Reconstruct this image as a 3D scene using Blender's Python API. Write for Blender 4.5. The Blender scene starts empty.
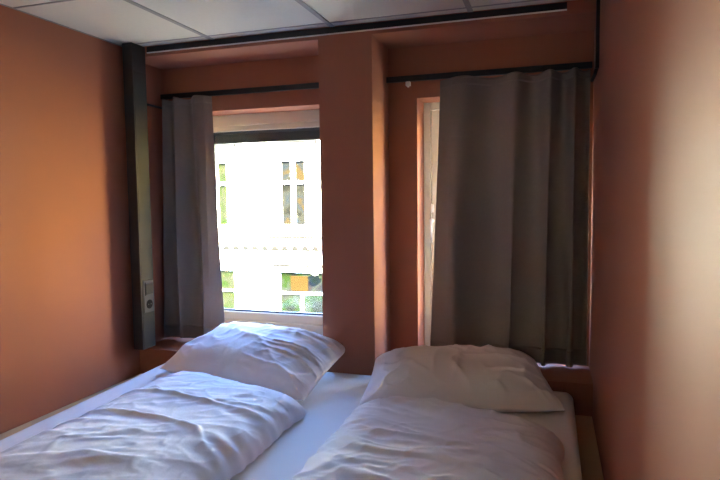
import bpy, bmesh, math, random
from mathutils import Vector, Matrix, noise

S = bpy.context.scene
COL = S.collection
R = math.radians

# ------------------------------------------------------------------ camera
cam = bpy.data.cameras.new('camera')
cam.sensor_width = 36.0
cam.lens = 29.484
cam.clip_start = 0.02
cam.clip_end = 300
camera = bpy.data.objects.new('camera', cam)
COL.objects.link(camera)
yaw, pitch, roll = -0.3125, -0.0710, -0.0117
fw = Vector((math.sin(yaw)*math.cos(pitch), math.cos(yaw)*math.cos(pitch), math.sin(pitch)))
rt = fw.cross(Vector((0, 0, 1))).normalized()
up = rt.cross(fw)
c_, s_ = math.cos(roll), math.sin(roll)
rt, up = rt*c_ + up*s_, up*c_ - rt*s_
m = Matrix((rt, up, -fw)).transposed().to_4x4()
m.translation = Vector((1.994, -2.4806, 0.7835))
camera.matrix_world = m
S.camera = camera

# ------------------------------------------------------------------ sky, sun, exposure
world = bpy.data.worlds.new('world')
S.world = world
world.use_nodes = True
wn = world.node_tree
bg = wn.nodes['Background']
sky = wn.nodes.new('ShaderNodeTexSky')
sky.sky_type = 'NISHITA'
sky.sun_disc = False
sky.sun_elevation = R(38)
sky.sun_rotation = R(200)
sky.altitude = 50
sky.air_density = 1.0
sky.dust_density = 1.5
tint = wn.nodes.new('ShaderNodeMixRGB'); tint.blend_type = 'MULTIPLY'
tint.inputs[0].default_value = 1.0; tint.inputs[2].default_value = (0.66, 0.86, 1.22, 1)
wn.links.new(sky.outputs[0], tint.inputs[1]); wn.links.new(tint.outputs[0], bg.inputs[0])
bg.inputs[1].default_value = 3.0

sun = bpy.data.lights.new('sun', 'SUN')
sun.energy = 115.0
sun.angle = R(0.53)
sun.color = (1.0, 0.85, 0.47)
sun_object = bpy.data.objects.new('sun', sun)
COL.objects.link(sun_object)
sun_dir = Vector((-0.42, 1.0, -0.72)).normalized()      # the way the light travels: over this house onto the facade
sun_object.rotation_euler = sun_dir.to_track_quat('-Z', 'Y').to_euler()

def portal(name, x0, x1, z0, z1, y):
    l = bpy.data.lights.new(name, 'AREA')
    l.shape = 'RECTANGLE'
    l.size, l.size_y = x1 - x0, z1 - z0
    l.cycles.is_portal = True
    o = bpy.data.objects.new(name, l)
    COL.objects.link(o)
    o.location = ((x0 + x1)/2, y, (z0 + z1)/2)
    o.rotation_euler = (R(-90), 0, 0)                     # faces into the room
portal('left_window_daylight', 0.05, 0.95, 0.05, 1.24, 0.60)
portal('right_window_daylight', 1.40, 2.11, 0.05, 1.24, 0.60)

S.view_settings.view_transform = 'Standard'
S.view_settings.look = 'None'
S.view_settings.gamma = 1.0
S.view_settings.use_curve_mapping = False
S.view_settings.exposure = 1.9
cy = S.cycles
cy.use_adaptive_sampling = False
cy.use_denoising = True
cy.denoising_prefilter = 'NONE'
cy.max_bounces = 16
cy.diffuse_bounces = 10
cy.glossy_bounces = 6
cy.transparent_max_bounces = 12
cy.sample_clamp_indirect = 0.0
cy.use_guiding = True
cy.caustics_reflective = False
cy.caustics_refractive = False

# ------------------------------------------------------------------ materials
def mat(name, col, rough=0.6, spec=0.5, metal=0.0, bump=None, vary=None, sheen=0.0):
    M = bpy.data.materials.new(name)
    M.use_nodes = True
    n, l = M.node_tree.nodes, M.node_tree.links
    b = n['Principled BSDF']
    b.inputs['Base Color'].default_value = (*col, 1)
    b.inputs['Roughness'].default_value = rough
    b.inputs['Specular IOR Level'].default_value = spec
    b.inputs['Metallic'].default_value = metal
    if sheen:
        b.inputs['Sheen Weight'].default_value = sheen
    tc = n.new('ShaderNodeTexCoord')
    if vary:
        sc, amt = vary
        t = n.new('ShaderNodeTexNoise'); t.inputs['Scale'].default_value = sc; t.inputs['Detail'].default_value = 4
        l.new(tc.outputs['Object'], t.inputs['Vector'])
        mx = n.new('ShaderNodeMixRGB'); mx.blend_type = 'MIX'
        mx.inputs[1].default_value = (*[c*(1-amt) for c in col], 1)
        mx.inputs[2].default_value = (*[min(1, c*(1+amt)) for c in col], 1)
        l.new(t.outputs[0], mx.inputs[0]); l.new(mx.outputs[0], b.inputs['Base Color'])
    if bump:
        sc, st, dist = bump
        t2 = n.new('ShaderNodeTexNoise'); t2.inputs['Scale'].default_value = sc; t2.inputs['Detail'].default_value = 5
        l.new(tc.outputs['Object'], t2.inputs['Vector'])
        bp = n.new('ShaderNodeBump'); bp.inputs['Strength'].default_value = st; bp.inputs['Distance'].default_value = dist
        l.new(t2.outputs[0], bp.inputs['Height']); l.new(bp.outputs[0], b.inputs['Normal'])
    return M

def weave(M, scale, st, dist=0.0006):
    n, l = M.node_tree.nodes, M.node_tree.links
    b = n['Principled BSDF']
    tc = n.new('ShaderNodeTexCoord')
    out = []
    for d in ('X', 'Z'):
        w = n.new('ShaderNodeTexWave'); w.bands_direction = d
        w.inputs['Scale'].default_value = scale; w.inputs['Distortion'].default_value = 1.5
        l.new(tc.outputs['Object'], w.inputs['Vector']); out.append(w)
    a = n.new('ShaderNodeMath'); a.operation = 'ADD'
    l.new(out[0].outputs[1], a.inputs[0]); l.new(out[1].outputs[1], a.inputs[1])
    bp = n.new('ShaderNodeBump'); bp.inputs['Strength'].default_value = st; bp.inputs['Distance'].default_value = dist
    l.new(a.outputs[0], bp.inputs['Height']); l.new(bp.outputs[0], b.inputs['Normal'])
    return M

M_wall = mat('terracotta_paint', (0.33, 0.132, 0.082), 0.70, 0.18, bump=(220, 0.06, 0.001), vary=(3, 0.03))
M_tile = mat('ceiling_tile', (0.57, 0.56, 0.50), 0.9, 0.2, bump=(400, 0.25, 0.001), vary=(60, 0.05))
M_tbar = mat('ceiling_grid_metal', (0.26, 0.255, 0.25), 0.6, 0.3)
M_black = mat('black_powder_coat', (0.012, 0.014, 0.018), 0.42, 0.5, bump=(500, 0.05, 0.0005))
M_steel = mat('dark_grey_aluminium', (0.026, 0.031, 0.029), 0.6, 0.2, 0.0, bump=(300, 0.03, 0.0005))
M_rail = mat('black_rail', (0.010, 0.012, 0.016), 0.5, 0.4)
M_whiteline = mat('white_profile', (0.75, 0.74, 0.72), 0.5)
M_frame = mat('cream_window_paint', (0.58, 0.55, 0.455), 0.5, 0.4)
M_gasket = mat('grey_blind_fabric', (0.06, 0.075, 0.09), 0.7, 0.3)
M_plastic = mat('white_plastic', (0.78, 0.77, 0.74), 0.35)
M_socketgrey = mat('grey_plastic', (0.09, 0.095, 0.095), 0.7, 0.15)
M_socketdark = mat('dark_socket_plastic', (0.008, 0.008, 0.008), 0.8, 0.1)
M_linen = mat('white_cotton', (0.78, 0.78, 0.785), 0.92, 0.12, bump=(45, 0.15, 0.004))
M_sheet = mat('white_sheet', (0.79, 0.785, 0.77), 0.9, 0.12, bump=(22, 0.12, 0.004))
M_wood = mat('pale_birch_board', (0.58, 0.42, 0.24), 0.55, 0.4, vary=(14, 0.12))
M_curtain = weave(mat('taupe_curtain', (0.215, 0.186, 0.165), 0.9, 0.15, vary=(90, 0.08), sheen=0.2), 260, 0.25)
def translucent(M, fac, col):
    n, l = M.node_tree.nodes, M.node_tree.links
    t = n.new('ShaderNodeBsdfTranslucent'); t.inputs[0].default_value = (*col, 1)
    mx = n.new('ShaderNodeMixShader'); mx.inputs[0].default_value = fac
    l.new(n['Principled BSDF'].outputs[0], mx.inputs[1]); l.new(t.outputs[0], mx.inputs[2])
    l.new(mx.outputs[0], n['Material Output'].inputs[0])
translucent(M_curtain, 0.042, (0.72, 0.55, 0.42))
M_wall_right = mat('satin_terracotta_paint', (0.33, 0.132, 0.082), 0.50, 0.50, bump=(220, 0.04, 0.001), vary=(3, 0.03))
M_floor = mat('grey_vinyl_floor', (0.20, 0.18, 0.16), 0.5, bump=(80, 0.05, 0.001), vary=(6, 0.1))
M_facade = mat('white_plaster', (0.80, 0.79, 0.76), 0.85, 0.2, vary=(3, 0.03))
M_blocker = mat('dark_light_blocker', (0.10, 0.05, 0.035), 0.9, 0.2, vary=(2, 0.3))  # dark tone for the added sky blocker
M_ochre = mat('ochre_bounce', (0.40, 0.285, 0.13), 0.9, 0.2, vary=(2, 0.08))  # warm tone for the added bounce wall
M_shade = mat('painted_shade', (0.0078, 0.0078, 0.0078), 0.9, 0.0)  # near-black tone painting shade on the cornice and hoods
M_street = mat('street_asphalt', (0.11, 0.11, 0.11), 0.9, 0.2, vary=(4, 0.2))
M_roof = mat('grey_roof', (0.16, 0.16, 0.17), 0.8, 0.2)
M_leaf = mat('leaf_green', (0.05, 0.11, 0.025), 0.6, 0.3, vary=(20, 0.3))
M_lampmetal = mat('dark_lamp_metal', (0.02, 0.02, 0.02), 0.5)
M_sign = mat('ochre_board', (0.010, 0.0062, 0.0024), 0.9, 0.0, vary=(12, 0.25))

def glass_mat(name):
    M = bpy.data.materials.new(name); M.use_nodes = True
    n, l = M.node_tree.nodes, M.node_tree.links
    n.remove(n['Principled BSDF'])
    t = n.new('ShaderNodeBsdfTransparent'); t.inputs[0].default_value = (0.90, 0.93, 0.92, 1)
    g = n.new('ShaderNodeBsdfGlossy'); g.inputs['Roughness'].default_value = 0.02
    w = n.new('ShaderNodeLayerWeight'); w.inputs[0].default_value = 0.5
    p5 = n.new('ShaderNodeMath'); p5.operation = 'POWER'; p5.inputs[1].default_value = 5.0
    f = n.new('ShaderNodeMath'); f.operation = 'MULTIPLY_ADD'; f.inputs[1].default_value = 0.96; f.inputs[2].default_value = 0.04
    l.new(w.outputs['Facing'], p5.inputs[0]); l.new(p5.outputs[0], f.inputs[0])
    mx = n.new('ShaderNodeMixShader')
    l.new(f.outputs[0], mx.inputs[0]); l.new(t.outputs[0], mx.inputs[1]); l.new(g.outputs[0], mx.inputs[2])
    l.new(mx.outputs[0], n['Material Output'].inputs[0])
    return M
M_glass = glass_mat('clear_glass')

def dark_pane(name, cols, scale):
    """far window pane: dim interior and reflections painted as blotches of colour"""
    M = bpy.data.materials.new(name); M.use_nodes = True
    n, l = M.node_tree.nodes, M.node_tree.links
    b = n['Principled BSDF']; b.inputs['Roughness'].default_value = 0.9; b.inputs['Specular IOR Level'].default_value = 0.0
    tc = n.new('ShaderNodeTexCoord'); t = n.new('ShaderNodeTexNoise')
    t.inputs['Scale'].default_value = scale; t.inputs['Detail'].default_value = 3
    l.new(tc.outputs['Object'], t.inputs['Vector'])
    r = n.new('ShaderNodeValToRGB'); l.new(t.outputs[0], r.inputs[0])
    e = r.color_ramp.elements
    e[0].position = 0.36; e[0].color = (*cols[0], 1)
    e[1].position = 0.64; e[1].color = (*cols[-1], 1)
    for i, c in enumerate(cols[1:-1]):
        k = e.new(0.36 + 0.28*(i + 1)/(len(cols) - 1)); k.color = (*c, 1)
    l.new(r.outputs[0], b.inputs['Base Color'])
    return M
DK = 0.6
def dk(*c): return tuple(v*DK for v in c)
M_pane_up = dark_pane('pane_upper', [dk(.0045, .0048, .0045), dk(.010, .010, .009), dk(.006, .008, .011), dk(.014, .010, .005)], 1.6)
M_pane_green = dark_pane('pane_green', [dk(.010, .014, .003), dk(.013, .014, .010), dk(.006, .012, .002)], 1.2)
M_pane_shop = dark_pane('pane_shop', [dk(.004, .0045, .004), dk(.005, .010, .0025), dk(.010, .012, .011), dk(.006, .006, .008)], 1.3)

# ------------------------------------------------------------------ mesh helpers
def box(bm, x0, x1, y0, y1, z0, z1):
    v = [bm.verts.new(p) for p in ((x0,y0,z0),(x1,y0,z0),(x1,y1,z0),(x0,y1,z0),(x0,y0,z1),(x1,y0,z1),(x1,y1,z1),(x0,y1,z1))]
    for f in ((0,3,2,1),(4,5,6,7),(0,1,5,4),(1,2,6,5),(2,3,7,6),(3,0,4,7)):
        bm.faces.new([v[i] for i in f])

def prism(bm, pts, axis, a0, a1):
    """extrude a 2D outline along an axis"""
    def P(p, a):
        return {'x': (a, p[0], p[1]), 'y': (p[0], a, p[1]), 'z': (p[0], p[1], a)}[axis]
    A = [bm.verts.new(P(p, a0)) for p in pts]
    B = [bm.verts.new(P(p, a1)) for p in pts]
    n = len(pts)
    bm.faces.new(A[::-1]); bm.faces.new(B)
    for i in range(n):
        bm.faces.new((A[i], A[(i+1) % n], B[(i+1) % n], B[i]))

def cyl(bm, c, r, h, axis='z', seg=24, r2=None):
    r2 = r if r2 is None else r2
    rotm = {'z': Matrix.Identity(4), 'y': Matrix.Rotation(R(-90), 4, 'X'), 'x': Matrix.Rotation(R(90), 4, 'Y')}[axis]
    bmesh.ops.create_cone(bm, cap_ends=True, segments=seg, radius1=r, radius2=r2, depth=h, matrix=Matrix.Translation(c) @ rotm)

def tube(bm, pts, r, seg=10):
    pts = [Vector(p) for p in pts]
    rings = []
    for i, p in enumerate(pts):
        t = (pts[min(i+1, len(pts)-1)] - pts[max(i-1, 0)]).normalized()
        a = t.cross(Vector((0, 0, 1)))
        if a.length < 1e-3: a = t.cross(Vector((1, 0, 0)))
        a.normalize(); b = t.cross(a)
        rings.append([bm.verts.new(p + a*r*math.cos(2*math.pi*k/seg) + b*r*math.sin(2*math.pi*k/seg)) for k in range(seg)])
    for q in range(len(rings)-1):
        for k in range(seg):
            bm.faces.new((rings[q][k], rings[q][(k+1) % seg], rings[q+1][(k+1) % seg], rings[q+1][k]))
    bm.faces.new(rings[0][::-1]); bm.faces.new(rings[-1])

def obj(name, bm, material, parent=None, bevel=0.0, smooth=False, seg=2, loc=None):
    bmesh.ops.recalc_face_normals(bm, faces=bm.faces)
    me = bpy.data.meshes.new(name)
    bm.to_mesh(me); bm.free()
    me.materials.append(material)
    o = bpy.data.objects.new(name, me)
    COL.objects.link(o)
    if loc is not None: o.location = loc
    if parent is not None: o.parent = parent
    if bevel:
        b = o.modifiers.new('bevel', 'BEVEL'); b.width = bevel; b.segments = seg; b.limit_method = 'ANGLE'; b.angle_limit = R(40)
    if smooth or bevel:
        for p in me.polygons: p.use_smooth = True
        if not smooth or bevel:
            me.set_sharp_from_angle(angle=R(45))
    return o

def B(name, boxes, material, parent=None, bevel=0.0, **k):
    bm = bmesh.new()
    for b in boxes: box(bm, *b)
    return obj(name, bm, material, parent, bevel, **k)

def tag(o, label, cat, group=None):
    o['label'] = label; o['category'] = cat
    if group: o['group'] = group
    return o

def empty(name, label, cat, loc=(0, 0, 0), group=None):
    o = bpy.data.objects.new(name, None)
    COL.objects.link(o); o.location = loc
    o.empty_display_size = 0.05
    bpy.context.view_layer.update()
    return tag(o, label, cat, group)

def part(name, bm, material, root, **k):
    """a part given in world coordinates under an Empty"""
    o = obj(name, bm, material, root, **k)
    o.location = -root.location if root.parent is None and root.type == 'EMPTY' else (0, 0, 0)
    return o

def P(name, boxes, material, root, bevel=0.0, **k):
    bm = bmesh.new()
    for b in boxes: box(bm, *b)
    return part(name, bm, material, root, bevel=bevel, **k)

def struct(o, kind='structure'):
    o['kind'] = kind
    return o

# ------------------------------------------------------------------ the room shell
W, H, FL = 2.164, 1.534, -0.62          # room width, ceiling and floor height; the mattress tops lie at z = 0
BK = -3.35
P1, P2, D, SILL, SOF = 1.009, 1.256, 0.27, 0.03, 1.485
OUT = 0.56
WL0, WL1, WR0, WR1, WT = 0.09, 0.95, 1.394, 2.115, 1.247

struct(B('floor', [(-0.1, W+0.1, BK-0.1, OUT, FL-0.1, FL)], M_floor))
struct(B('wall_left', [(-0.12, 0, BK-0.1, OUT, FL, H+0.15)], M_wall))
struct(B('wall_right', [(W, W+0.12, BK-0.1, OUT, FL, H+0.15)], M_wall_right))
M_back = mat('pale_bounce_wall', (0.80, 0.79, 0.78), 0.6, 0.3)  # unseen wall made pale so its bounce fills the shaded faces
struct(B('wall_back', [(0, W, BK-0.1, BK, FL, H+0.15)], M_back))

bm = bmesh.new()
box(bm, 0, P1, 0, D, FL, SILL)                    # left sill block
box(bm, P2, W, 0, D, FL, SILL)                    # right sill block
box(bm, P1, P2, 0, D, FL, H+0.15)                 # pier
box(bm, 0, P1, 0, D, SOF, H+0.15)                 # left soffit
box(bm, P2, W, 0, D, SOF, H+0.15)                 # right soffit
for x0, x1, z0, z1 in ((0, W, FL, SILL), (0, W, WT, H+0.15), (0, WL0, SILL, WT), (WL1, WR0, SILL, WT), (WR1, W, SILL, WT)):
    box(bm, x0, x1, D, OUT, z0, z1)
struct(obj('wall_front', bm, M_wall))

# ceiling: tiles lying in a metal grid
GX, GY = 0.4775, -0.060
bm = bmesh.new()
xs = [0] + [GX + 0.6*k for k in range(3)] + [W]
ys = [0] + [GY - 0.6*k for k in range(6)] + [BK]
for i in range(len(xs)-1):
    for j in range(len(ys)-1):
        box(bm, xs[i]+0.004, xs[i+1]-0.004, ys[j+1]+0.004, ys[j]-0.004, H, H+0.015)
box(bm, 0, W, BK, 0, H+0.02, H+0.15)
struct(obj('ceiling', bm, M_tile))
bm = bmesh.new()
for x in xs[1:-1]: box(bm, x-0.011, x+0.011, BK, 0, H-0.003, H+0.012)
for y in ys[1:-1]: box(bm, 0, W, y-0.0045, y+0.0045, H-0.0024, H+0.012)
box(bm, 0, 0.006, BK, 0, H-0.003, H+0.01); box(bm, W-0.006, W, BK, 0, H-0.003, H+0.01)
struct(obj('trim_1', bm, M_tbar))

# windows
FY = 0.42                                          # inner face of the frames
def frame_boxes(x0, x1, z0, z1, wl, wr, wt, wb, y0, y1):
    return [(x0, x0+wl, y0, y1, z0, z1), (x1-wr, x1, y0, y1, z0, z1), (x0+wl, x1-wr, y0, y1, z1-wt, z1), (x0+wl, x1-wr, y0, y1, z0, z0+wb)]
w1 = struct(B('window_1', frame_boxes(WL0, WL1, SILL, WT, .07, .07, .060, .075, FY, FY+0.08), M_frame, bevel=0.003))
s1 = B('window_sash', frame_boxes(WL0+.068, WL1-.068, SILL+.073, WT-.058, .02, .02, .030, .050, FY+0.012, FY+0.07), M_frame, w1, bevel=0.004)
B('glazing_bead', frame_boxes(WL0+.088, WL1-.088, SILL+.123, WT-.088, .006, .006, .012, .008, FY+0.03, FY+0.06), M_gasket, w1)
B('outer_blind', [(WL0+.09, WL1-.09, FY+0.05, FY+0.085, WT-.150, WT-.090)], M_gasket, w1, bevel=0.004)
B('window_glass', [(WL0+.08, WL1-.08, FY+0.042, FY+0.048, SILL+.12, WT-.085)], M_glass, w1)
w2 = struct(B('window_2', frame_boxes(WR0, WR1, SILL, WT, .036, .036, .036, .05, FY, FY+0.08), M_frame, bevel=0.003))
B('window_sash', frame_boxes(WR0+.040, WR1-.040, SILL+.054, WT-.040, .07, .07, .07, .07, FY-0.008, FY+0.06), M_frame, w2, bevel=0.004)
B('window_glass', [(WR0+.10, WR1-.10, FY+0.03, FY+0.036, SILL+.11, WT-.10)], M_glass, w2)
bm = bmesh.new()
box(bm, 1.4300, 1.4440, FY-0.014, FY-0.007, 0.708, 0.748)
o = obj('handle_plate', bm, M_plastic, w2, bevel=0.002)
bm = bmesh.new()
cyl(bm, (1.437, FY-0.022, 0.668), 0.010, 0.028, 'y', 20)
tube(bm, [(1.437, FY-0.036, 0.672), (1.438, FY-0.040, 0.62), (1.439, FY-0.038, 0.560)], 0.006, 12)
obj('window_handle', bm, M_plastic, w2, smooth=True)

# ------------------------------------------------------------------ outside: the house across the street
FYD = 18.1
K = 1.65
def fx(x): return 1.994 + (x - 1.994)*K
def fz(z): return 0.7835 + (z - 0.7835)*K
GZ = -5.0
struct(B('street', [(-40, 70, 1.2, FYD+12, GZ-0.1, GZ)], M_street))
house = empty('white_house', 'white rendered house across the street seen through the left window', 'building', (-4, FYD, GZ))
X0h, X1h, TOPZ = -15.5, 8.0, 4.8
WINS = [  # x0, x1, z0, z1 (at the survey depth), pane material, transom share
    (-4.02, -3.33, 0.14, 1.70, M_pane_up, .66), (-6.05, -5.36, 0.14, 1.70, M_pane_green, .66),
    (-8.1, -7.4, 0.14, 1.70, M_pane_up, .66), (-1.95, -1.25, 0.14, 1.70, M_pane_up, .66),
    (-4.10, -2.90, -1.98, -0.89, M_pane_shop, .52), (-6.35, -5.22, -1.98, -0.89, M_pane_green, .52),
    (-8.5, -7.4, -1.98, -0.89, M_pane_shop, .52), (-1.9, -0.7, -1.98, -0.89, M_pane_shop, .52)]
rects = [(fx(a), fx(b), fz(c), fz(d)) for a, b, c, d, _, _ in WINS]
bm = bmesh.new()
xc = sorted({X0h, X1h, *[r[0] for r in rects], *[r[1] for r in rects]})
zc = sorted({GZ, TOPZ, *[r[2] for r in rects], *[r[3] for r in rects]})
for i in range(len(xc)-1):
    for j in range(len(zc)-1):
        mx, mz = (xc[i]+xc[i+1])/2, (zc[j]+zc[j+1])/2
        if any(r[0] < mx < r[1] and r[2] < mz < r[3] for r in rects): continue
        box(bm, xc[i], xc[i+1], FYD, FYD+0.4, zc[j], zc[j+1])
bmesh.ops.remove_doubles(bm, verts=bm.verts, dist=1e-4)
part('wall', bm, M_facade, house)
P('wall_body', [(X0h, X1h, FYD+0.6, FYD+7, GZ, TOPZ)], M_facade, house)
bm = bmesh.new(); prism(bm, [(FYD-0.35, TOPZ), (FYD+7.3, TOPZ), (FYD+7.3, TOPZ+0.2), (FYD-0.35, TOPZ+0.2)], 'x', X0h-.2, X1h+.2)
part('roof', bm, M_roof, house)
bm = bmesh.new()                                   # storey cornice with small consoles
zc1 = fz(-0.07)
prism(bm, [(FYD, zc1), (FYD-0.22, zc1), (FYD-0.22, zc1-0.06), (FYD-0.12, zc1-0.14), (FYD-0.04, zc1-0.26), (FYD, zc1-0.30)], 'x', X0h, X1h)
k = X0h + 0.1
while k < X1h:
    box(bm, k, k+0.12, FYD-0.16, FYD, zc1-0.48, zc1-0.18); k += 0.62
k = X0h
while k < X1h:
    box(bm, k, k+0.07, FYD-0.07, FYD, zc1-0.60, zc1-0.44); k += 0.16
box(bm, X0h, X1h, FYD-0.05, FYD, zc1-0.70, zc1-0.62)
cornice = part('cornice', bm, M_facade, house)
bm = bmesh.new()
box(bm, X0h, X1h, FYD-0.235, FYD-0.215, zc1-0.085, zc1-0.005)  # dark band painting the cornice shadow line
obj('cornice_shade_band', bm, M_shade, cornice)
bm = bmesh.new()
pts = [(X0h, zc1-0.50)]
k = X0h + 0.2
while k < X1h - 0.4:                               # dark teeth painting the shade between the blocks under the cornice
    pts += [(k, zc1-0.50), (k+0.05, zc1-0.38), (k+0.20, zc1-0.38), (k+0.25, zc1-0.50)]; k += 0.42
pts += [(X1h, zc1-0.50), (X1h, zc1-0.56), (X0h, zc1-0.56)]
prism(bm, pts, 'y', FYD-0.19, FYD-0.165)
obj('cornice_shade_teeth', bm, M_shade, cornice)
for (a, b, c, d), wdef in zip(rects, WINS):
    mid = (a+b)/2; tr = c + (d-c)*wdef[5]; fwid = 0.075
    bm = bmesh.new()
    for q in frame_boxes(a, b, c, d, fwid, fwid, fwid, fwid, FYD+0.12, FYD+0.22): box(bm, *q)
    box(bm, mid-0.09 if d-c > 2 else mid-0.05, mid+0.09 if d-c > 2 else mid+0.05, FYD+0.13, FYD+0.21, c+fwid, (d if d-c > 2 else tr)-fwid)
    box(bm, a+fwid, b-fwid, FYD+0.11, FYD+0.2, tr-(0.07 if d-c > 2 else 0.045), tr+(0.05 if d-c > 2 else 0.03))
    w = part('house_window', bm, M_facade, house)
    bm = bmesh.new(); box(bm, a+0.03, b-0.03, FYD+0.22, FYD+0.25, c+0.03, d-0.03)
    obj('window_pane', bm, wdef[4], w)
for (a, b, c, d) in rects[4:]:                     # dentilled hoods over the ground floor windows
    bm = bmesh.new()
    box(bm, a-0.12, b+0.12, FYD-0.18, FYD, d+0.20, d+0.28)
    k = a-0.08
    while k < b+0.06:
        box(bm, k, k+0.07, FYD-0.12, FYD, d+0.07, d+0.20); k += 0.14
    hood = part('window_hood', bm, M_facade, house)
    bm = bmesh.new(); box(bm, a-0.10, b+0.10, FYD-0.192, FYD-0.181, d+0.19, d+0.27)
    obj('hood_shade_band', bm, M_shade, hood)  # shade line of the hood, painted as a dark strip
for (a, b, c, d) in rects[:4]:                     # hoods on brackets over the upper windows
    zz = fz(2.0)
    bm = bmesh.new()
    box(bm, a+0.3, b+0.62, FYD-0.3, FYD, zz+0.18, zz+0.28)
    k = a+0.36
    while k < b+0.5:
        box(bm, k, k+0.06, FYD-0.2, FYD, zz+0.08, zz+0.18); k += 0.13
    prism(bm, [(FYD, zz-0.12), (FYD-0.26, zz+0.18), (FYD, zz+0.18)], 'x', b+0.5, b+0.6)
    hood = part('window_hood', bm, M_facade, house)
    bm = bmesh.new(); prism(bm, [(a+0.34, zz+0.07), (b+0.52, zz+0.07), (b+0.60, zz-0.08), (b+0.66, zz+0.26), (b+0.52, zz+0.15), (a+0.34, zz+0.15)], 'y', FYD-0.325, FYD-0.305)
    obj('hood_shade_band', bm, M_shade, hood)  # shade under hood and bracket, painted as a dark strip
struct(B('bounce_wall_right', [(X1h+0.22, 80, FYD-0.1, FYD+6, GZ, 9.0)], M_ochre))      # unseen front added to warm and dim the light on the left wall
struct(B('blocker_wall_left', [(-75, X0h-0.25, FYD-0.1, FYD+6, GZ, 9.5)], M_blocker))  # unseen dark front added to keep bright sky off the right wall
# board standing in the shop window
a, b = fx(-3.80), fx(-3.36); c, d = fz(-1.37), fz(-1.02)
tag(B('sign_board', [(a, b, FYD+0.19, FYD+0.216, c, d)], M_sign, bevel=0.004), 'ochre board in the lower right window of the white house', 'board')
# wall lamp between the ground floor windows
lx, lz = fx(-4.705), fz(-1.29)
t = empty('wall_lamp', 'small dark lantern on the white house wall between ground floor windows', 'lamp', (lx, FYD, lz))
P('wall_bracket', [(lx-0.04, lx+0.04, FYD-0.02, FYD, lz-0.12, lz+0.14), (lx-0.015, lx+0.015, FYD-0.14, FYD-0.02, lz+0.09, lz+0.12)], M_lampmetal, t)
bm = bmesh.new(); cyl(bm, (lx, FYD-0.14, lz-0.02), 0.05, 0.18, 'z', 8, 0.075); cyl(bm, (lx, FYD-0.14, lz+0.10), 0.09, 0.06, 'z', 8, 0.01)
part('lantern', bm, M_lampmetal, t)
# hanging basket at the right edge of the pane
hx, hz = fx(-3.03), fz(-0.86)
t = empty('hanging_basket', 'green hanging flower basket on a bracket beside the shop window', 'plant', (hx, FYD, hz))
bm = bmesh.new(); tube(bm, [(hx, FYD, hz+0.62), (hx, FYD-0.42, hz+0.62), (hx, FYD-0.42, hz+0.2)], 0.015, 6)
part('bracket', bm, M_lampmetal, t)
bm = bmesh.new(); bmesh.ops.create_uvsphere(bm, u_segments=16, v_segments=8, radius=0.2, matrix=Matrix.Translation((hx, FYD-0.42, hz+0.05)))
bmesh.ops.delete(bm, geom=[v for v in bm.verts if v.co.z > hz+0.06], context='VERTS')
part('basket', bm, M_lampmetal, t)
rnd = random.Random(5)
bm = bmesh.new()
for i in range(240):
    v = Vector((rnd.gauss(0, 1), rnd.gauss(0, 1), rnd.gauss(0, 1))).normalized()*rnd.uniform(.12, .27)
    p = Vector((hx, FYD-0.42, hz+0.08)) + Vector((v.x, v.y, v.z*.8))
    n_ = Vector((rnd.uniform(-1, 1), rnd.uniform(-1, 1), rnd.uniform(.2, 1))).normalized()
    a_ = n_.orthogonal().normalized(); b_ = n_.cross(a_)
    l_ = rnd.uniform(.04, .07)
    q = [bm.verts.new(p + d_) for d_ in (a_*l_, b_*l_*.5, -a_*l_, -b_*l_*.5)]
    bm.faces.new(q)
part('foliage', bm, M_leaf, t)

# ------------------------------------------------------------------ fittings on the window wall
t = empty('ceiling_track', 'long black track with a pale lower edge along the ceiling above the windows', 'track', (1.08, -0.006, 1.5))
P('track_bar', [(0.114, 2.047, -0.007, -0.001, 1.504, 1.5305)], M_rail, t, bevel=0.001)
o = P('light_strip', [(0.114, 2.047, -0.0085, -0.0005, 1.4995, 1.5037)], M_whiteline, t)
o['label'] = 'thin white lower edge'

t = empty('black_post', 'black metal post with a double socket beside the left curtain', 'post', (0.0825, -0.05, 0.05))
P('post_body', [(0.046, 0.1015, -0.10, -0.002, 0.052, 1.531)], M_black, t, bevel=0.002)
o = P('front_cover', [(0.1010, 0.1035, -0.094, -0.006, 0.06, 1.40)], M_steel, t, bevel=0.0006)
o['label'] = 'grey metal cover strip facing the room'
P('slit_blocker', [(0.001, 0.0465, -0.034, -0.002, 0.060, 1.530)], M_black, t)  # hidden strip added to block the slit of light behind the post
sk = P('power_socket', [(0.1035, 0.1085, -0.088, -0.010, 0.232, 0.392)], M_socketgrey, t, bevel=0.0025)
sk['label'] = 'grey plate with a switch above a round socket'
bm = bmesh.new(); box(bm, 0.1085, 0.1125, -0.076, -0.022, 0.322, 0.378)
obj('rocker_switch', bm, M_steel, sk, bevel=0.002)
bm = bmesh.new(); box(bm, 0.1085, 0.1095, -0.080, -0.073, 0.318, 0.382)
obj('switch_gap', bm, M_socketdark, sk)
bm = bmesh.new(); cyl(bm, (0.1088, -0.049, 0.272), 0.0225, 0.003, 'x', 28)
obj('socket_well', bm, M_socketdark, sk, smooth=False)
bm = bmesh.new()
for s in (-1, 1): cyl(bm, (0.1106, -0.049+s*0.0095, 0.272), 0.003, 0.001, 'x', 12)
obj('socket_contact', bm, M_socketgrey, sk)

bm = bmesh.new()
tube(bm, [(0.004, 0.0, 1.281), (0.004, 0.12, 1.279), (0.004, 0.265, 1.277)], 0.006, 8)
tag(obj('wall_cable', bm, M_rail, smooth=True), 'short black cable on the left wall behind the black post', 'cable')

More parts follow.
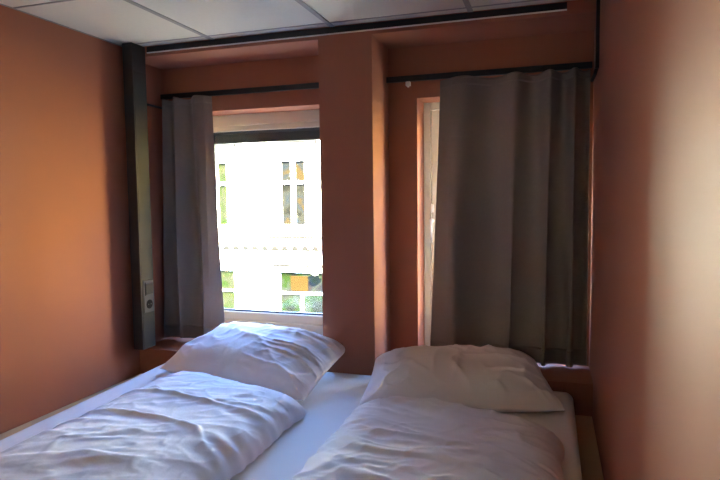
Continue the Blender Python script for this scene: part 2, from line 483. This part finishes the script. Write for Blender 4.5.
RY0, RY1 = 0.222, 0.240
for x0, x1, lab in ((0.015, P1-0.002, 'black curtain rail across the left window recess'), (P2+0.002, W-0.008, 'black curtain rail across the right window recess')):
    t = empty('curtain_rail', lab, 'curtain rail', ((x0+x1)/2, 0.23, 1.319), 'curtain rails over the windows')
    P('rail_profile', [(x0, x1, RY0, RY1, 1.319, 1.345)], M_rail, t, bevel=0.002)
    for q in (x0+0.12, x1-0.15):
        P('rail_bracket', [(q, q+0.03, RY1, D-0.001, 1.324, 1.342)], M_rail, t)
t = empty('rail_clip', 'small white clip hanging from the black rail left of the right curtain', 'clip', (1.361, 0.231, 1.30))
P('clip_body', [(1.350, 1.372, 0.222, 0.240, 1.298, 1.3185)], M_plastic, t, bevel=0.003)
P('clip_hook', [(1.357, 1.365, 0.226, 0.236, 1.293, 1.299)], M_plastic, t, bevel=0.001)

t = empty('cable_conduit', 'thin black conduit down the right wall edge beside the right curtain', 'conduit', (W-0.005, -0.04, 1.25))
P('upright', [(W-0.014, W-0.001, -0.055, -0.035, 1.262, 1.530)], M_rail, t, bevel=0.001)
bm = bmesh.new(); tube(bm, [(W-0.008, -0.045, 1.268), (W-0.008, 0.06, 1.262), (W-0.010, 0.20, 1.262)], 0.007, 8)
part('lower_bend', bm, M_rail, t, smooth=True)

# ------------------------------------------------------------------ curtains
def curtain(name, label, xt, xb, zt, zb, yc, phase, amp_t, amp_b, n=220, nv=70, thick=0.004, wall_return=0.0):
    """phase(s) -> fold phase (radians) along the width; xt, xb = (left, right) at the top and at the hem"""
    root = empty(name, label, 'curtain', ((xb[0]+xb[1])/2, yc, zb), 'curtains at the two windows')
    def pt(s, v):
        z = zt + (zb - zt)*v
        x0 = xt[0] + (xb[0]-xt[0])*v**1.2; x1 = xt[1] + (xb[1]-xt[1])*v**1.1
        A = amp_t + (amp_b - amp_t)*min(1, v*1.6)
        ph = phase(s) + 0.35*math.sin(3.1*v + 5*s)*v
        env = min(1, s*12, (1-s)*12)
        w = noise.noise((s*6, v*3.0, 1.7))
        y = yc - A*(0.5 + 0.5*math.sin(ph))*(0.35 + 0.65*env) + 0.010*w*v
        y += wall_return*max(0, 1-s/0.07)
        x = x0 + (x1-x0)*s + 0.35*A*math.cos(ph)*(0.3+0.7*v)*env
        dz = 0.006*math.sin(ph)*v if v > .9 else 0.0
        if v < 0.06: z -= 0.010*(0.5-0.5*math.sin(ph))*(1-v/0.06)
        return Vector((x, y, z + dz))
    def sheet(nm, v0, v1, rows, off, par):
        bm = bmesh.new()
        g = [[bm.verts.new(pt(i/n, v0 + (v1-v0)*j/rows) + Vector((0, -off, 0))) for i in range(n+1)] for j in range(rows+1)]
        for j in range(rows):
            for i in range(n):
                bm.faces.new((g[j][i], g[j][i+1], g[j+1][i+1], g[j+1][i]))
        o = part(nm, bm, M_curtain, root, smooth=True) if par is None else obj(nm, bm, M_curtain, par, smooth=True)
        s = o.modifiers.new('solid', 'SOLIDIFY'); s.thickness = thick if par is None else 0.0022; s.offset = 0
        return o
    c = sheet('curtain_cloth', 0, 1, nv, 0, None)
    a = sheet('heading_tape', 0.002, 0.030, 4, 0.0028, c)
    b = sheet('bottom_hem', 0.945, 0.999, 5, 0.0028, c)
    return root

def ph_left(s):
    return 1.2 + 2*math.pi*(3.3*s - 1.05*s**3)
curtain('curtain', 'grey taupe curtain gathered at the left edge of the left window',
        (0.030, 0.330), (0.012, 0.372), 1.3185, 0.048, 0.228, ph_left, 0.050, 0.070, wall_return=0.038)
def ph_right(s):
    return -0.6 + 2*math.pi*(2.1*s + 2.0*s**3.2)
curtain('curtain', 'wide dark taupe curtain drawn across the right window',
        (1.512, 2.148), (1.462, 2.150), 1.3185, 0.047, 0.232, ph_right, 0.045, 0.095, n=300)

# ------------------------------------------------------------------ bed base and mattresses
t = empty('bed_base', 'pale birch platform bed base filling the room from wall to wall under both mattresses', 'bed base', (W/2, -1.06, FL))
P('top_board', [(0.002, W-0.002, -2.12, -0.002, -0.125, -0.100)], M_wood, t, bevel=0.002)
P('front_panel', [(0.002, W-0.002, -2.10, -2.075, FL+0.002, -0.1255)], M_wood, t, bevel=0.002)
for x in (0.01, W/2-0.012, W-0.034):
    P('support_panel', [(x, x+0.024, -2.07, -0.01, FL+0.002, -0.1255)], M_wood, t)

def soft_box(x0, x1, y0, y1, z0, z1, r, nx, ny, puff=0.0, seed=0, rip=0.0):
    """a mattress: rounded box, grid on top with shallow ripples"""
    bm = bmesh.new()
    def sup(u, n):                                  # superellipse pair
        c, s = math.cos(u), math.sin(u)
        return math.copysign(abs(c)**(2/n), c), math.copysign(abs(s)**(2/n), s)
    xc, yc, hx_, hy_ = (x0+x1)/2, (y0+y1)/2, (x1-x0)/2, (y1-y0)/2
    def T(a):                                       # concentrate rows near the border
        return math.sin(a*math.pi/2)
    g = []
    for j in range(ny+1):
        row = []
        for i in range(nx+1):
            u, v = T(2*i/nx-1), T(2*j/ny-1)
            x, y = xc+u*hx_, yc+v*hy_
            # round the plan corners
            cx_, cy_ = hx_-0.035, hy_-0.035
            dx, dy = abs(x-xc)-cx_, abs(y-yc)-cy_
            if dx > 0 and dy > 0:
                L = max(dx, dy)/math.hypot(dx, dy)
                x = xc+math.copysign(cx_+dx*L, x-xc); y = yc+math.copysign(cy_+dy*L, y-yc)
            ex, ey = hx_-abs(x-xc), hy_-abs(y-yc)
            e = min(ex, ey)
            if dx > 0 and dy > 0: e = min(e, 0.035-min(0.035, math.hypot(*( (abs(x-xc)-cx_), (abs(y-yc)-cy_) ))))
            e = max(e, 0)
            z = z1 - (r - math.sqrt(max(0, r*r-(r-min(e, r))**2)))
            z += rip*noise.noise((x*7+seed, y*5, 0.3))*min(1, e/0.05) + rip*.6*noise.noise((x*3+seed, y*22, 1.3))*min(1, e/0.05)
            row.append(bm.verts.new((x, y, z)))
        g.append(row)
    for j in range(ny):
        for i in range(nx):
            bm.faces.new((g[j][i], g[j][i+1], g[j+1][i+1], g[j+1][i]))
    rim = [g[0][i] for i in range(nx)] + [g[j][nx] for j in range(ny)] + [g[ny][i] for i in range(nx, 0, -1)] + [g[j][0] for j in range(ny, 0, -1)]
    low = [bm.verts.new((v.co.x, v.co.y, z0)) for v in rim]
    k = len(rim)
    for i in range(k):
        bm.faces.new((rim[i], low[i], low[(i+1) % k], rim[(i+1) % k]))
    bm.faces.new(low)
    return bm

bmL = soft_box(0.205, 0.903, -2.04, -0.004, -0.099, 0.0, 0.030, 46, 90, seed=2, rip=0.0016)
bmesh.ops.rotate(bmL, verts=bmL.verts, cent=(0.212, -0.004, 0), matrix=Matrix.Rotation(R(2.6), 3, 'Z'))
bmesh.ops.translate(bmL, verts=bmL.verts, vec=(0, -0.020, 0))
tag(obj('mattress', bmL, M_sheet, smooth=True), 'thin mattress in a white sheet beside the left wall', 'mattress', 'mattresses on the bed base')
bmR = soft_box(1.000, 2.090, -2.04, -0.004, -0.099, 0.0, 0.035, 46, 90, seed=9, rip=0.0016)
tag(obj('mattress', bmR, M_sheet, smooth=True), 'thin mattress in a white sheet beside the right wall', 'mattress', 'mattresses on the bed base')

# ------------------------------------------------------------------ bedding
def ridge(p, f):
    return 1 - abs(noise.noise((p[0]*f, p[1]*f, p[2]*f)))*2
def thin(a, b, seed, w):
    """a fine raised line along the zero contour of a noise, broken into short runs"""
    k = noise.noise((a, b, seed))
    m = noise.noise((a*0.9+11, b*0.6, seed+5))
    return math.exp(-(k/w)**2)*max(0, min(1, m*3+0.35))
def crease_h(x, y, line, w, a):
    """a raised fold along a polyline: steep on one side, soft on the other"""
    best = None
    N = len(line)-1
    for k, ((ax, ay), (bx, by)) in enumerate(zip(line, line[1:])):
        dx, dy = bx-ax, by-ay; L2 = dx*dx+dy*dy
        tt = max(0, min(1, ((x-ax)*dx+(y-ay)*dy)/L2))
        px, py = ax+tt*dx, ay+tt*dy
        d = math.hypot(x-px, y-py); sg = (x-ax)*dy-(y-ay)*dx
        if best is None or d < best[0]: best = (d, 1 if sg > 0 else -1, (k+tt)/N)
    d, sg, f = best
    ww = w if sg > 0 else w*0.4
    return a*math.exp(-(d/ww)**2)*math.sin(math.pi*f)**0.6

def duvet(x0, x1, ytop, yfoot, T, seed, creases, wr, dirn, ruche_right=0.0, ruche_left=0.0, nx=230, ny=330):
    """ytop(x) gives the y of the upper edge; the quilt lies on z = 0"""
    bm = bmesh.new()
    top, bot = [], []
    for j in range(ny+1):
        rt_, rb_ = [], []
        v = -math.cos(math.pi*j/ny)                 # -1 foot .. 1 head
        for i in range(nx+1):
            u = -math.cos(math.pi*i/nx)
            wob = 0.012*noise.noise((v*6, seed, u)) + 0.006*noise.noise((v*17, seed+4, u))
            x = (x0+x1)/2 + u*(x1-x0)/2 + wob*abs(u)**3*(1 if u > 0 else 1)
            yt = ytop(x)
            y = yfoot + (yt-yfoot)*(v+1)/2 + 0.010*noise.noise((u*5, seed+7, 0))*max(0, v)**3
            eu, ev = max(0, 1-abs(u)**7), max(0, 1-abs(v)**16)
            prof = (eu*ev)**0.42
            puffy = 0.74 + 0.26*(1-u*u)**.5
            h = T*prof*puffy
            edge = min(1, prof*1.6)
            w = 0
            w += 0.010*noise.noise((x*2.6+seed, y*2.6, 0.5))
            wx = x + 0.05*noise.noise((x*3, y*3, seed)); wy = y + 0.05*noise.noise((x*3, y*3, seed+9))
            ca_, sa_ = math.cos(dirn), math.sin(dirn)
            p_, q_ = wx*ca_+wy*sa_, -wx*sa_+wy*ca_      # along / across the pulled folds
            w += wr*0.006*max(0, ridge((p_*1.3+seed, q_*5.5, seed), 1.0))**4
            w += wr*0.003*max(0, ridge((p_*2.6+seed*2, q_*12, 3.1), 1.0))**4
            w += wr*0.0028*max(0, ridge((wx*9+wy*5+seed, wy*13-wx*6, 7.1), 1.0))**4
            w += 0.0012*noise.noise((x*22, y*22, seed))
            w += wr*0.0085*thin(p_*1.6+seed, q_*6.0, seed+1, 0.10)
            w += wr*0.0065*thin(p_*3.5, q_*9.0+seed, seed+2, 0.13)
            w += wr*0.0050*thin(wx*7+wy*3, wy*8-wx*3+seed, seed+3, 0.14)
            if ruche_right:
                k = max(0, (u-0.25)/0.75)
                w += ruche_right*k*(0.5+0.5*math.sin(y*62+x*30+5*noise.noise((x*5, y*5, seed))))*(0.5+noise.noise((x*6, y*8, 2)))
            if ruche_left:
                k = max(0, (-u-0.35)/0.65)
                w += ruche_left*k*(0.5+0.5*math.sin(y*55-x*38+5*noise.noise((x*5, y*5, seed))))*(0.5+noise.noise((x*6, y*8, 2)))
            for line, cw, ca in creases:
                w += crease_h(x, y, line, cw, ca)
            z = 0.004 + max(0.0, h + w*edge)
            rt_.append(bm.verts.new((x, y, z)))
            if i in (0, nx) or j in (0, ny): rb_.append(rt_[-1])
            else: rb_.append(bm.verts.new((x, y, 0.0035)))
        top.append(rt_); bot.append(rb_)
    for j in range(ny):
        for i in range(nx):
            bm.faces.new((top[j][i], top[j][i+1], top[j+1][i+1], top[j+1][i]))
            q = (bot[j][i], bot[j+1][i], bot[j+1][i+1], bot[j][i+1])
            try: bm.faces.new(q)
            except ValueError: pass
    return bm

# left quilt
L_cr = [([(0.46, -0.72), (0.62, -0.70), (0.86, -0.74), (1.13, -0.80)], 0.016, 0.010),
        ([(0.46, -0.92), (0.60, -0.90), (0.82, -0.92), (0.98, -0.97), (1.08, -1.08)], 0.017, 0.012),
        ([(0.47, -1.34), (0.80, -1.22), (1.05, -1.22)], 0.04, 0.012)]
def yl(x): return -0.315 - 0.225*max(0, min(1, (x-0.42)/0.72))**1.1
tag(obj('duvet', duvet(0.462, 1.155, yl, -1.96, 0.088, 3.0, L_cr, 0.62, R(22), ruche_right=0.010), M_linen, smooth=True),
    'white rumpled duvet on the bed beside the left wall', 'duvet', 'duvets on the two beds')
R_cr = [([(1.35, -0.585), (1.50, -0.565), (1.62, -0.56), (1.80, -0.58), (2.03, -0.63)], 0.013, 0.011),
        ([(1.36, -0.84), (1.55, -0.82), (1.72, -0.86), (1.80, -0.84)], 0.022, 0.010),
        ([(1.60, -0.575), (1.645, -0.60), (1.70, -0.585)], 0.012, 0.007),
        ([(1.74, -0.72), (1.88, -0.76), (2.02, -0.72)], 0.02, 0.006)]
def yr(x): return -0.47 - 0.10*((x-1.62)/0.4)**2
tag(obj('duvet', duvet(1.345, 2.035, yr, -1.96, 0.085, 8.0, R_cr, 0.9, R(-20), ruche_left=0.007), M_linen, smooth=True),
    'white rumpled duvet on the bed beside the right wall', 'duvet', 'duvets on the two beds')

def pillow(name, label, c, wid, dep, T, rz, tilt, seed, floor_z, wr=1.0, streak=None, n=150, flare=0.0, skew=0.0):
    bm = bmesh.new()
    M_ = Matrix.Translation(c) @ Matrix.Rotation(rz, 4, 'Z') @ Matrix.Rotation(tilt, 4, 'X')
    sh = {}
    top, bot = [], []
    for j in range(n+1):
        a, b = [], []
        v = math.sin((2*j/n-1)*math.pi/2)
        for i in range(n+1):
            u = math.sin((2*i/n-1)*math.pi/2)
            rc = max(0, abs(u)-0.80)/0.20; rd = max(0, abs(v)-0.72)/0.28
            cr = 0.055*(rc*rd)**1.3*(1.0 if v > 0 else 0.25)   # back corners rounder than the front ones
            x = wid/2*u*(1-0.035*(1-v*v)-cr)*(1+flare*(0.5-v*0.5)) + skew*(0.5-v*0.5); y = dep/2*v*(1-0.035*(1-u*u)-cr*1.6)
            pr = max(0, (1-u**4)*(1-v**4))**0.55*(0.55+0.45*((1-u*u)*(1-v*v))**0.35)
            h = T*pr
            e = min(1, pr*2.2)
            w = 0.010*noise.noise((x*5+seed, y*5, 1))
            w += wr*0.007*max(0, ridge((x*3+seed, y*5+x*2, 2.2), 1))**4
            w += wr*0.004*max(0, ridge((x*9+seed, y*7-x*4, 4.2), 1))**3
            wx = x + 0.03*noise.noise((x*5, y*5, seed)); wy = y + 0.03*noise.noise((x*5, y*5, seed+9))
            w += wr*0.0065*thin(wx*4+wy*3, wy*7-wx*5, seed+1, 0.11)
            w += wr*0.0042*thin(wx*10, wy*9+seed, seed+2, 0.13)
            if streak:                               # pulled folds fanning out from one end
                k = max(0, (u*streak[0]-0.05))
                q_ = v*5.5-0.9*u*v+0.5*noise.noise((x*5, y*5, seed))
                w += streak[1]*k*(max(0, ridge((q_, u*0.7, seed), 1.0))**3-0.25)*1.6 + 0.0045*k*thin(q_*1.7, u*1.3, seed+4, 0.13)
            zt = h*0.62 + w*e
            zb = -h*0.38
            pt_ = M_ @ Vector((x, y, zt)); pb_ = M_ @ Vector((x, y, zb))
            fz_ = floor_z(pb_.x, pb_.y)
            pb_.z = max(pb_.z, fz_+0.002); pt_.z = max(pt_.z, fz_+0.006)
            if i in (0, n) or j in (0, n):
                q = bm.verts.new(pt_); a.append(q); b.append(q)
            else:
                pb_.z = min(pb_.z, pt_.z-0.002)
                a.append(bm.verts.new(pt_)); b.append(bm.verts.new(pb_))
        top.append(a); bot.append(b)
    for j in range(n):
        for i in range(n):
            bm.faces.new((top[j][i], top[j][i+1], top[j+1][i+1], top[j+1][i]))
            try: bm.faces.new((bot[j][i], bot[j+1][i], bot[j+1][i+1], bot[j][i+1]))
            except ValueError: pass
    return tag(obj(name, bm, M_linen, smooth=True), label, 'pillow', 'pillows at the head of the beds')

def fl(x, y): return SILL if y > -0.012 else 0.004
pillow('pillow', 'plump white pillow leaning on the sill below the uncurtained left window', (0.725, -0.150, 0.075), 0.775, 0.455, 0.175, R(-15), R(13), 1.0, fl, 1.0, (1, 0.015), flare=0.08, skew=0.05)
pillow('pillow', 'flat white pillow in front of the drawn right curtain', (1.655, -0.190, 0.060), 0.680, 0.46, 0.155, R(13), R(8), 6.0, fl, 1.4, flare=0.09, skew=-0.01)
